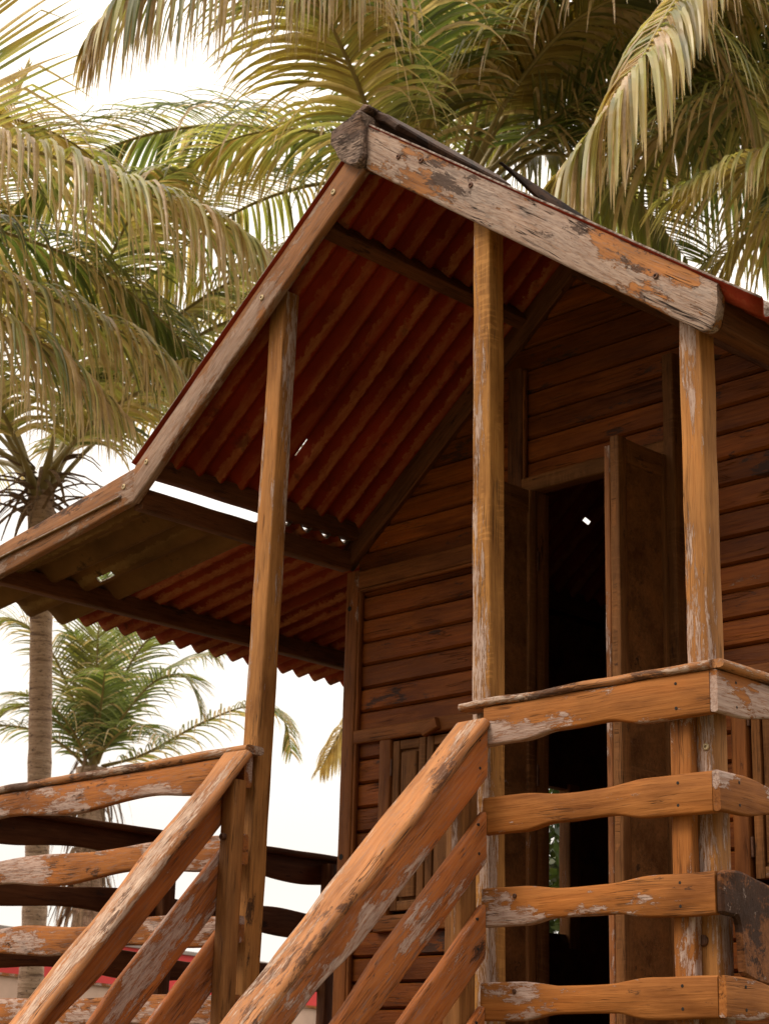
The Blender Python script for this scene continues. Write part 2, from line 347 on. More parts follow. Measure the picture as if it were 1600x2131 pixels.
def plank_rows(x0, x1, z0, z1, y, axis='x', openings=(), gable=False, side=-1, pitch=.0896, zref=3.97, inset=.012):
    """lapped log-siding: every plank a gently rounded slab with a dark gap below it. Returns verts, faces, rnd"""
    V, F, Rn = [], [], []
    k = math.ceil((zref - z1)/pitch)-1; 
    while True:
        zt = zref - k*pitch; zb = zt - pitch; k += 1
        if zt <= z0: break
        a, b = max(zb, z0), min(zt, z1)
        if b - a < .01: continue
        spans = [(x0, x1)]
        for (ox0, ox1, oz0, oz1) in openings:
            if oz1 > (a+b)/2 > oz0:
                ns = []
                for s0, s1 in spans:
                    if ox1 <= s0 or ox0 >= s1: ns.append((s0, s1)); continue
                    if ox0 > s0: ns.append((s0, ox0))
                    if ox1 < s1: ns.append((ox1, s1))
                spans = ns
        for s0, s1 in spans:
            if gable:
                zc = b
                lo = APX - (APZ-.03-zc)/ML; hi = APX + (APZ-.03-zc)/MR
                s0, s1 = max(s0, lo), min(s1, hi)
            if s1 - s0 < .02: continue
            rn = random.uniform(.02, 1)
            e = .006; q = .0022
            prof = [(inset+.022, a), (inset, a+q), (0, a+q+e*1.3), (-.001, (a+b)/2), (0, b-q-e), (inset*.8, b-q), (inset+.022, b)]
            nx = max(2, int((s1-s0)/.12)); base = len(V); sdd = random.random()*50
            for i in range(nx+1):
                xx = s0+(s1-s0)*i/nx
                for d, z in prof:
                    dd = d + .0015*noise.noise(Vector((xx*3+sdd, z*8, 0)))
                    zz = z + .0012*noise.noise(Vector((xx*4+sdd, z*20, 5)))
                    V.append((xx, y - side*dd, zz) if axis == 'x' else (y - side*dd, xx, zz))
            n = len(prof)
            for i in range(nx):
                for j in range(n-1):
                    q0 = base+i*n+j; f = (q0, q0+n, q0+n+1, q0+1)
                    if (axis == 'x') != (side < 0): f = f[::-1]
                    F.append(f); Rn.append(rn)
    return V, F, Rn
# front wall with door and window openings
ops = [(-1.49, -.863, DECK-.1, 3.632), (-2.178, -1.73, 2.08, 2.84), (-.654, -.20, 2.10, 2.84)]
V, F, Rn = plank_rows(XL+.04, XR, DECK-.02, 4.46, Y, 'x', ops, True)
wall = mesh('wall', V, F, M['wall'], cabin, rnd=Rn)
# solid core behind the planks
def poly_slab(name, pts, y0, y1, mat, parent):
    """extrude an x,z outline between two y values"""
    n = len(pts); v = [(x, y0, z) for x, z in pts]+[(x, y1, z) for x, z in pts]
    f = [tuple(range(n)), tuple(range(2*n-1, n-1, -1))]+[(i, i+n, (i+1) % n+n, (i+1) % n) for i in range(n)]
    return mesh(name, v, f, mat, parent)
def box(x0, x1, y0, y1, z0, z1): 
    v = [(x, y, z) for x in (x0, x1) for y in (y0, y1) for z in (z0, z1)]
    f = [(0, 1, 3, 2), (4, 6, 7, 5), (0, 4, 5, 1), (2, 3, 7, 6), (0, 2, 6, 4), (1, 5, 7, 3)]
    return v, f
def boxes(name, bs, mat, parent, bev=0):
    V, F = [], []
    for b in bs:
        v, f = box(*b); k = len(V); V += v; F += [tuple(i+k for i in q) for q in f]
    o = mesh(name, V, F, mat, parent)
    if bev:
        md = o.modifiers.new('bevel', 'BEVEL'); md.width = bev; md.segments = 2
    return o
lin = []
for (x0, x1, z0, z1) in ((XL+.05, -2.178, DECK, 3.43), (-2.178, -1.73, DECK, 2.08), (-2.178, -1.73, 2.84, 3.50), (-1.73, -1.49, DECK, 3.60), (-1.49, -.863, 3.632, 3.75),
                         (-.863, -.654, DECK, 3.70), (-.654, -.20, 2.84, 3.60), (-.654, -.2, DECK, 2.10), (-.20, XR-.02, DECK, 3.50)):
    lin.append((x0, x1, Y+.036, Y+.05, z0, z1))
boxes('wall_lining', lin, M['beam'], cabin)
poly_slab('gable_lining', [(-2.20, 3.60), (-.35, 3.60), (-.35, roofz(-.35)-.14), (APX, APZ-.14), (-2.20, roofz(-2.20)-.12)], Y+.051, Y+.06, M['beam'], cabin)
# side and back walls
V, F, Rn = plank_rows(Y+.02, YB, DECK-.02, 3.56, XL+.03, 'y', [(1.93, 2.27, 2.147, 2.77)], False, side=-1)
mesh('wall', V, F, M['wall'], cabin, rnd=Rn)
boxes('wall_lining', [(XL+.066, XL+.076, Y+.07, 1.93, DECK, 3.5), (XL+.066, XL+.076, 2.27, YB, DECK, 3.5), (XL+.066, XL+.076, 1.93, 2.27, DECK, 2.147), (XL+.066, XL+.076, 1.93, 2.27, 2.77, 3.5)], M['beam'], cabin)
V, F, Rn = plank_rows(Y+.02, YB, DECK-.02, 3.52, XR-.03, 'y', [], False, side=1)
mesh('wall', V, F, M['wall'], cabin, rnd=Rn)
boxes('wall_lining', [(XR-.076, XR-.066, Y+.07, YB, DECK, 3.5)], M['beam'], cabin)
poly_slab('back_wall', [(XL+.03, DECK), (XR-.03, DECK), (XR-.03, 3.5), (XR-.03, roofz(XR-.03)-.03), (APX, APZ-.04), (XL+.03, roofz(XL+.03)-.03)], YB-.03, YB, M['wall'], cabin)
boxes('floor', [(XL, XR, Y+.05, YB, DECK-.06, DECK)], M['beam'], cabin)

# trim on the front wall
board('corner_post', (-2.342, Y+.01, DECK-.1), (-2.342, Y+.01, 3.445), .075, .064, M['trim'], cabin, up=(0, 1, 0))
board('corner_bead', (-2.304, Y-.012, DECK), (-2.304, Y-.012, 3.37), .022, .012, M['trim'], cabin, up=(0, 1, 0), r=.005)
board('wall_plate', (-2.31, Y-.006, 3.407), (-1.49, Y-.006, 3.407), .070, .036, M['trim'], cabin)
board('wall_bead', (-2.298, Y-.016, 3.364), (-1.555, Y-.016, 3.364), .014, .022, M['trim'], cabin, r=.006)
# rake trims under the roof
def rake(x0, x1, dz, w, y, t, mat, name='rake_trim', parent=None):
    z0, z1 = roofz(x0)-dz, roofz(x1)-dz
    return board(name, (x0, y, z0), (x1, y, z1), w, t, mat, parent or cabin)
rake(-2.40, APX, .085, .085, Y-.012, .04, M['beam'])
rake(APX, XR+.03, .10, .085, Y-.012, .04, M['beam'])
rake(-2.25, APX-.06, .135, .016, Y-.02, .014, M['beam'], 'wall_bead')
# jambs and head of the doorway
board('door_jamb', (-1.522, Y-.008, 3.60), (-1.522, Y-.008, 4.06), .05, .064, M['beam'], cabin, up=(0, 1, 0))
board('wall_bead', (-1.486, Y-.016, 3.61), (-1.486, Y-.016, 4.05), .02, .012, M['trim'], cabin, up=(0, 1, 0), r=.005)
board('door_jamb', (-1.461, Y+.012, DECK), (-1.461, Y+.012, 3.577), .09, .058, M['door'], cabin, up=(0, 1, 0))
board('door_jamb', (-.841, Y+.0, DECK), (-.841, Y+.0, 3.93), .085, .044, M['door'], cabin, up=(0, 1, 0))
board('door_lintel', (-1.49, Y+.0, 3.606), (-.863, Y+.0, 3.606), .058, .06, M['door'], cabin)
# doors: two narrow leaves opened outward
def leaf(x, w, z0, z1, thick, label=None):
    """a door leaf standing at x, opened square to the wall"""
    d = boxes('door', [(x-.012, x+.006, Y-w, Y-.012, z0+.02, z1-.02)], M['door'], cabin)
    fr = [((x, Y-w+.022, z0), (x, Y-w+.022, z1), .044), ((x, Y-.035, z0), (x, Y-.035, z1), .044)]
    for a, b, ww in fr: board('door_stile', a, b, ww, thick, M['door'], d, up=(0, 1, 0), r=.004)
    for zc, ww in ((z1-.04, .08), ((z0+z1)/2-.1, .08), (z0+.06, .12)):
        board('door_rail', (x, Y-w+.045, zc), (x, Y-.058, zc), ww, thick-.006, M['door'], d, r=.004)
    for zc in (z0+.25, (z0+z1)/2, z1-.25):
        board('hinge', (x+.012, Y-.008, zc-.035), (x+.012, Y-.008, zc+.035), .012, .012, M['iron'], d, up=(0, 1, 0), r=.005)
    return d
leaf(-1.445, .275, DECK+.02, 3.572, .034)
dl = leaf(-.872, .295, DECK+.02, 3.572, .036)
board('door_stile', (-.902, Y-.272, DECK+.02), (-.902, Y-.272, 3.545), .046, .022, M['door_edge'], dl, up=(0, 1, 0), r=.004)

# shutters
def shutter(x0, x1, z0, z1, nleaf):
    sh = boxes('window_shutter', [(x0+.01, x1-.01, Y+.004, Y+.014, z0+.005, z1-.005)], M['door'], cabin)
    wd = (x1-x0)/nleaf
    for i in range(nleaf):
        a, b = x0+i*wd+.004, x0+(i+1)*wd-.004
        for xx in (a+.016, b-.016): board('shutter_stile', (xx, Y-.002, z0+.006), (xx, Y-.002, z1-.006), .018, .032, M['door'], sh, up=(0, 1, 0), r=.003)
        for zz in (z0+.022, z1-.022): board('shutter_rail', (a+.034, Y-.001, zz), (b-.034, Y-.001, zz), .034, .016, M['door'], sh, r=.003)
        board('shutter_panel', ((a+b)/2, Y-.003, z0+.052), ((a+b)/2, Y-.003, z1-.052), .02, wd-.092, M['door'], sh, up=(0, 1, 0), r=.006)
    for zz in (z0+.10, z1-.10):
        board('hinge', (x0-.002, Y-.012, zz-.03), (x0-.002, Y-.012, zz+.03), .012, .010, M['iron'], sh, up=(0, 1, 0), r=.004)
    return sh
s1 = shutter(-2.118, -1.780, 2.15, 2.768, 2)
s2 = shutter(-.585, -.25, 2.17, 2.768, 2)
for (xa, xb, xs, xe) in ((-2.31, -1.60, -2.1495, -1.752), (-.80, -.20, -.6215, -.222)):
    board('window_head', (xa, Y-.006, 2.797), (xb, Y-.006, 2.797), .052, .04, M['trim'], cabin)
    for xx in (xs, xe): board('window_stile', (xx, Y+.0, 2.14), (xx, Y+.0, 2.771), .04, .057, M['trim'], cabin, up=(0, 1, 0))
    board('window_sill', (max(xa, xs-.03), Y-.004, 2.111), (min(xb, xe+.03), Y-.004, 2.111), .058, .042, M['trim'], cabin)
board('turn_button', (-1.94, Y-.035, 2.775), (-1.868, Y-.035, 2.80), .04, .03, M['trim'], cabin)
disc('bolt_hole', (-2.352, Y-.0275, 2.36), (0, -1, 0), .011, .002, M['hole'], cabin)
disc('bolt_hole', (-2.352, Y-.0275, 3.30), (0, -1, 0), .010, .002, M['hole'], cabin)
# jamb boards of the opening in the far side wall, seen through the doorway
for yy in (1.90, 2.295):
    board('window_stile', (XL+.06, yy, 2.12), (XL+.06, yy, 2.79), .07, .06, M['post_plain'], cabin, up=(0, 1, 0))
board('window_head', (XL+.05, 1.87, 2.80), (XL+.05, 2.33, 2.80), .06, .05, M['beam'], cabin)
board('window_sill', (XL+.05, 1.87, 2.125), (XL+.05, 2.33, 2.125), .04, .06, M['beam'], cabin)

# deck floor, joists and stilts
dk = boxes('deck_floor', [(-3.46+.115*i, -3.46+.115*i+.108, .0, Y+.02, DECK-.035, DECK) for i in range(30)]
           + [(-3.46+.115*i, -3.46+.115*i+.108, Y+.025, YB+.1, DECK-.035, DECK) for i in range(9)], M['trim'], cabin)
boxes('deck_joist', [(-3.46, .0, y0, y0+.06, DECK-.18, DECK-.037) for y0 in (.03, .55, 1.10, 2.2, 3.2)], M['beam'], cabin)
for xx in (-3.4, -2.34, -1.25, -.08):
    for yy in (.06, 1.13, 3.23):
        board('stilt', (xx, yy, -.05), (xx, yy, DECK-.182), .12, .12, M['beam'], cabin, up=(0, 1, 0))

# porch posts
vpost('porch_post', -1.753, -1.680, .035, .098, 1.42, roofz(-1.75)-.015, M['post'], cabin, lean=-.045)
vpost('porch_post', -.838, -.772, .035, .100, 1.42, roofz(-.78)-.10, M['post_saw'], cabin, lean=.035)
vpost('porch_post', -.099, -.030, .035, .098, 1.42, roofz(-.04)-.08, M['post'], cabin, lean=.006)

# bargeboards
def edge_noise(amp, sd): return lambda u: amp*noise.noise(Vector((u*7+sd, sd, 0)))+amp*.5*noise.noise(Vector((u*23+sd, 0, sd)))
a, b = Vector((-1.243, -.012, 4.428)), Vector((.070, -.012, 3.463))
wR = .128
def round_end(u):                                    # rounded lower corner at the eave end
    return 0.0
ob = board('bargeboard', a, b, wR, .034, M['barge'], cabin, n=110, k0=-.73, k1=-.73, r=.008, bot=lambda u: (.0 if u < .955 else .075*(1-math.sqrt(max(0, 1-((u-.955)/.045)**2)))), top=edge_noise(.002, 3))
ob['label'] = 'broad bargeboard with large flakes of grey paint'
Lb = Vector((-1.262, -.008, 4.424)); kb = Vector((-2.364, -.008, 3.5345))
board('bargeboard', kb, Lb, .107, .032, M['barge_left'], cabin, n=60, k0=.803, k1=.803, r=.007, top=edge_noise(.0015, 5), bot=edge_noise(.0015, 9))
board('bargeboard', (-3.47, -.008, 3.365), kb, .128, .032, M['barge_left'], cabin, n=50, k0=.0, k1=.146, r=.007, top=lambda u: -.004+.0*u, bot=edge_noise(.0015, 7))
for (x, z) in ((-1.40, 4.325), (-1.73, 4.05), (-2.30, 3.60), (-2.42, 3.535)):
    disc('screw', (x, -.025, z), (0, -1, 0), .010, .004, M['brass'], cabin, hole=.004)
for (x, z) in ((-1.10, 4.34), (-.79, 4.13), (-.12, 3.62), (-1.0, 4.29)):
    disc('screw', (x, -.030, z), (0, -1, 0), .009, .004, M['iron'], cabin, hole=.004)

# ridge log end and ridge caps
pts = [(-1.395, 4.530), (-1.365, 4.540), (-1.31, 4.552), (-1.262, 4.562), (-1.245, 4.545), (-1.240, 4.47), (-1.237, 4.39), (-1.255, 4.362), (-1.29, 4.368), (-1.33, 4.398), (-1.365, 4.438), (-1.388, 4.485)]
def chunk(name, pts, y0, y1, mat, parent, amp=.006, seed=3):
    bm = bmesh.new(); vs = [bm.verts.new((x, y0, z)) for x, z in pts]; f = bm.faces.new(vs)
    ex = bmesh.ops.extrude_face_region(bm, geom=[f]); 
    for v in [q for q in ex['geom'] if isinstance(q, bmesh.types.BMVert)]: v.co.y = y1
    bmesh.ops.recalc_face_normals(bm, faces=bm.faces)
    bmesh.ops.bevel(bm, geom=list(bm.edges), offset=.006, segments=1, affect='EDGES', clamp_overlap=True)
    bmesh.ops.triangulate(bm, faces=bm.faces)
    bmesh.ops.subdivide_edges(bm, edges=bm.edges, cuts=3, use_grid_fill=True)
    for v in bm.verts:
        p = v.co.copy()*22; p.x += seed
        v.co += Vector((noise.noise(p), noise.noise(p+Vector((7, 7, 7))), noise.noise(p+Vector((3, 9, 1)))))*amp
    o = mesh(name, [], [], mat, parent); bm.to_mesh(o.data); bm.free()
    return o
chunk('ridge_log', pts, -.058, .04, M['ridge'], cabin)
chunk('ridge_cap', [(-1.38, 4.51), (-1.31, 4.560), (-1.25, 4.578), (-1.19, 4.545), (-1.13, 4.48), (-1.15, 4.465), (-1.20, 4.515), (-1.25, 4.54), (-1.31, 4.535), (-1.37, 4.49)], .0, .55, M['soot'], cabin, .004, 8)
chunk('ridge_cap', [(-1.36, 4.50), (-1.26, 4.575), (-1.17, 4.51), (-1.19, 4.495), (-1.26, 4.55), (-1.35, 4.48)], .62, 3.5, M['soot'], cabin, .004, 12)
board('ridge_plank', (-1.25, .62, 4.622), (-1.27, 1.45, 4.580), .046, .014, M['soot'], cabin, up=(0, 0, 1), bot=lambda u: .044*max(0, 1-u*4), r=.003)
o = chunk('ridge_cap', [(-1.305, 4.560), (-1.255, 4.588), (-1.225, 4.570), (-1.24, 4.555)], -.045, .05, M['ridge'], cabin, .004, 1)

# corrugated sheets
def sheet(name, x0, z0, x1, z1, y0, y1, mat, rows=24, amp=.020, holes=(), ragged=0.0, label=None, sag=0, ph0=0.0, pw=None):
    ny = int((y1-y0)/.01); V, F = [], []
    dx, dz = x1-x0, z1-z0; Ls = math.hypot(dx, dz); nx_, nz_ = -dz/Ls, dx/Ls
    if nz_ < 0: nx_, nz_ = -nx_, -nz_
    for i in range(rows+1):
        u = i/rows
        for j in range(ny+1):
            yy = y0+(y1-y0)*j/ny; ph = 2*math.pi*(yy+ph0)/(pw or PITCHW)
            h = amp*math.sin(ph) + .002*noise.noise(Vector((u*4, yy*3, x0)))
            uu = u + (ragged*noise.noise(Vector((yy*9, x0, 3))) if i == rows else 0)
            V.append((x0+dx*uu+nx_*h, yy, z0+dz*uu+nz_*h - sag*math.sin(math.pi*u)))
    for i in range(rows):
        for j in range(ny):
            c = (x0+dx*(i+.5)/rows, y0+(y1-y0)*(j+.5)/ny)
            if any(((c[0]-hx)/rx)**2+((c[1]-hy)/ry)**2 < 1 for hx, hy, rx, ry in holes): continue
            q = i*(ny+1)+j; f = (q, q+1, q+ny+2, q+ny+1)
            F.append(f if dx < 0 else f[::-1])
    o = mesh(name, V, F, mat, cabin, smooth=True)
    md = o.modifiers.new('thickness', 'SOLIDIFY'); md.thickness = .006; md.offset = 0
    if label: o['label'] = label
    return o
sh = .022
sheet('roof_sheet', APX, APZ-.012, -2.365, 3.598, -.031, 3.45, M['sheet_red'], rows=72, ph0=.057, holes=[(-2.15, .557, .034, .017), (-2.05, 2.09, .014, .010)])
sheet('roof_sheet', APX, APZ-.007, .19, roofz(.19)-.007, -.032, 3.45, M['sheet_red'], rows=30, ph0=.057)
sheet('roof_sheet', -2.43, 3.50, -3.57, 3.365, -.035, .60, M['sheet_brown'], rows=24, pw=.155, amp=.024, ph0=.03, holes=[(-3.04, .377, .06, .009)], ragged=.004, label='old brown corrugated roof sheet patched into the eave')
sheet('roof_sheet', -3.10, 3.455, -3.56, 3.370, -.02, .30, M['sheet_brown'], rows=10, pw=.155, amp=.024, ph0=.03, label='short brown corrugated piece under the eave corner')
sheet('roof_sheet', -2.335, 3.561, -3.56, 3.372, .595, 3.45, M['sheet_red_low'], rows=24, ph0=.01)
sheet('roof_sheet', -.10, 3.52, .95, 3.37, 1.3, 3.45, M['sheet_red'], rows=14) if False else None

# purlins and eave beams
def beam(name, x, z, w, t, y0=.0, y1=3.4, tilt=0):
    return board(name, (x, y0, z), (x, y1, z), w, t, M['beam'], cabin, up=(tilt, 0, 1), r=.004)
beam('purlin', -1.50, roofz(-1.50)-.045, .065, .05, .01, 3.4, -.6)
beam('purlin', -1.0, roofz(-1.0)-.045, .065, .05, .01, 3.4, .55)
beam('eave_beam', -2.335, 3.599, .066, .05, .012, Y-.03)
beam('eave_beam', -2.335, 3.588, .105, .05, Y+.06, 3.4)
beam('eave_beam', -2.375, 3.489, .075, .05, .012, Y-.03)
beam('eave_beam', -3.22, 3.372, .075, .05, .012, 3.4)
beam('eave_beam', .03, 3.475, .085, .055, .01, 3.4)

# ------------------------------------------------------------------ railings
def nails(parent, pts, nrm, r=.0045):
    for p in pts: disc('nail_hole', p, nrm, r, .0008, M['hole'], parent, seg=8)
ZB = [(2.428, 2.533), (2.191, 2.289), (1.953, 2.052), (1.719, 1.815)]
rf = empty('porch_railing', (-.36, .0, DECK), 'orange porch railing of four wavy boards in front of the open doors', 'railing', 'porch railings of wavy boards')
for i, (z0, z1) in enumerate(ZB):
    zc = (z0+z1)/2; wv = waist(.46, .10, .012, .18)
    bt = lambda u, f=waist(.46, .12, .015, .15): -f(u)
    e = board('rail_board', (-.714, -.0155, zc), (.013, -.0155, zc), z1-z0, .031, M['rail'], rf, top=(wv if i else None), bot=bt, r=.006, rough=.002, n=48)
    nails(e, [(-.085, -.0315, z0+.022), (-.085, -.0315, z1-.022)], (0, -1, 0), .004)
    if i in (2, 3): disc('nail', (-.60, -.0315, z1-.025-.0*i), (0, -1, 0), .006, .004, M['iron'], e)
board('rail_cap', (-.80, -.004, 2.545), (.022, -.004, 2.545), .022, .075, M['old_cap'], rf, r=.010, n=40, rough=.003)
vpost('baluster', -.131, -.070, .002, .033, 1.50, 2.53, M['rail'], rf)
disc('bolt', (-.068, .034, 1.90), (0, -1, 0), .014, .008, M['iron'], rf)
disc('screw', (-.045, .034, 2.36), (0, -1, 0), .009, .004, M['brass'], rf, hole=.004)

rs = empty('porch_railing', (.015, .6, DECK), 'side porch railing going back from the corner post with one blackened broken board', 'railing', 'porch railings of wavy boards')
for i, (z0, z1) in enumerate(ZB):
    if i == 2: continue
    zc = (z0+z1)/2
    def sc(u, k=6): return .5-.5*math.cos(2*math.pi*u*k/2)
    e = board('rail_board', (.0245, -.029, zc), (.0245, 1.02, zc), z1-z0, .021, M['rail_side'], rs, top=(None if i == 0 else waist(.5, .25, .020, .16)), bot=lambda u: -waist(.5, .25, .022, .16)(u), r=.006, rough=.002, n=48)
    nails(e, [(.0355, .05, z0+.022), (.0355, .05, z1-.022)], (1, 0, 0), .004)
board('rail_cap', (.022, -.03, 2.545), (.022, 1.03, 2.545), .022, .07, M['old_cap'], rs, up=(0, 0, 1), r=.010, n=40, rough=.002)
# the blackened third board, swollen and split
bp = [(-.029, 2.050), (.0, 2.056), (.035, 2.057), (.09, 2.052), (.17, 2.036), (.34, 2.02), (.55, 2.02), (.75, 2.05), (1.02, 2.05), (1.02, 1.95), (.6, 1.93), (.36, 1.84), (.28, 1.80), (.19, 1.800), (.10, 1.806), (.048, 1.822), (.040, 1.88), (.040, 1.930), (.030, 1.950), (-.029, 1.954)]
def slab_x(name, pts, x0, x1, mat, parent, amp, seed):
    o = chunk(name, pts, x0, x1, mat, parent, amp, seed)
    for v in o.data.vertices: v.co = Vector((v.co.y, v.co.x, v.co.z))
    o.data.flip_normals()
    return o
bb = slab_x('rail_board', bp, .014, .035, M['burnt'], rs, .003, 4); bb['label'] = 'blackened split rail board'
vpost('baluster', -.045, .0, .96, 1.0, 1.50, 2.53, M['rail'], rs)

rl = empty('porch_railing', (-2.6, .0, DECK), 'left front porch railing of flaking wavy boards behind the left handrail', 'railing', 'porch railings of wavy boards')
def wavy(ph, n, d): return lambda u: d*math.sin(2*math.pi*(u*n+ph))
xl0, xl1 = -3.43, -1.686
ZL = [(2.416, 2.512, .0, .012), (2.182, 2.275, .005, .012), (1.952, 2.037, .009, .010), (1.715, 1.805, .004, .010)]
for i, (z0, z1, dt, db) in enumerate(ZL):
    zc = (z0+z1)/2; 
    board('rail_board', (xl0, -.0155, zc), (xl1, -.0155, zc), z1-z0, .031, M['rail_worn'], rl, top=(None if i == 0 else wavy(.35+.05*i, 2.3, dt)), bot=wavy(.62+.04*i, 2.3, db), r=.008, n=70)
board('rail_cap', (xl0-.02, -.004, 2.527), (xl1+.012, -.004, 2.527), .026, .075, M['old_cap'], rl, r=.011, n=70, rough=.003)
vpost('baluster', xl0, xl0+.06, .002, .06, 1.5, 2.51, M['post_plain'], rl)

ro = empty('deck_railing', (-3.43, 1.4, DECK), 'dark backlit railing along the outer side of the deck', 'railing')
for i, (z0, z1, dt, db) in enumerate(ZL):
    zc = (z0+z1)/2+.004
    board('rail_board', (xl0-.015, .02, zc), (xl0-.015, 3.3, zc), z1-z0+.004, .03, M['backlit_rail'], ro, top=(None if i == 0 else wavy(.1+.05*i, 4.2, .012)), bot=wavy(.45+.04*i, 4.2, .014), r=.007, n=110)
board('rail_cap', (xl0-.01, .035, 2.528), (xl0-.01, 3.3, 2.528), .026, .085, M['backlit_rail'], ro, r=.009, n=80)
for yy in (1.02, 1.93, 3.2): vpost('baluster', xl0+.003, xl0+.055, yy, yy+.06, 1.5, 2.50, M['backlit_rail'], ro)

# ------------------------------------------------------------------ staircase with two handrails
st = empty('staircase', (-1.27, -.8, 0), 'wooden steps leading up to the porch between two handrails', 'staircase')
for k in range(7):
    z = DECK - .21*(k+1); yy = -.20*(k+1)+.02
    board('tread', (-1.71, yy, z), (-.835, yy, z), .24, .04, M['trim'], st, up=(0, 1, 0))
for xx in (-1.735, -.81):
    board('stringer', (xx, .0, DECK-.12), (xx, -1.5, -.02), .2, .04, M['trim'], st)
def stair_rail(tagtxt, xb, slope, xc, boards, newel, zcap, bslope):
    h = empty('stair_handrail', (xb, -.4, DECK), tagtxt, 'handrail', 'handrails of the porch steps')
    for (zt, zb) in boards:
        zc = (zt+zb)/2; Lh = 1.30 if zt > 2.3 else (1.1 if zt > 1.9 else .85)
        a = (xb, -.033-Lh, zc-bslope*Lh); b = (xb, -.033, zc)
        ang = math.atan(bslope); wd = (zt-zb)*math.cos(ang)
        e = board('handrail_board', a, b, wd, .030, M['stair_board'], h, k0=0, k1=bslope, r=.007, n=60,
              top=(None if zt > 2.4 else waist(.40, .16, .012, .12)), bot=lambda u: -waist(.40, .14, .020, .12)(u))
        nails(e, [(xb+.0155, -.065, zc+.03), (xb+.0155, -.062, zc-.045)], (1, 0, 0), .004)
    a = Vector((xc, -1.36, zcap-slope*1.36)); b = Vector((xc, -.034, zcap-slope*.034))
    sl = Vector((0, -slope, 1)).normalized()
    board('handrail_cap', a, b, .030, .120, M['handrail'], h, up=sl, r=.012, n=90, rough=.004)
    vpost('newel_post', *newel, 1.2, zcap-.125, M['post_plain'], h)
    vpost('foot_post', newel[0], newel[1], -1.36, -1.29, -.02, zcap-slope*1.32-.03, M['post_plain'], h)
    return h
hr = stair_rail('right handrail of the steps, flaking paint with dark mould streaks on its broad top', -.712, 1.06, -.750, [(2.475, 2.338), (2.25, 2.115), (2.01, 1.87), (1.755, 1.61)],
                (-.787, -.728, -.095, -.034), 2.525, 1.04)
hl = stair_rail('left handrail of the steps, pale worn top, passing in front of the deck railing', -1.741, 1.195, -1.715, [(2.49, 2.34), (2.26, 2.09), (2.015, 1.855), (1.76, 1.61)],
                (-1.722, -1.668, -.085, -.034), 2.552, 1.16)
disc('bolt', (-1.700, -.087, 2.255), (0, -1, 0), .011, .012, M['iron'], hl)

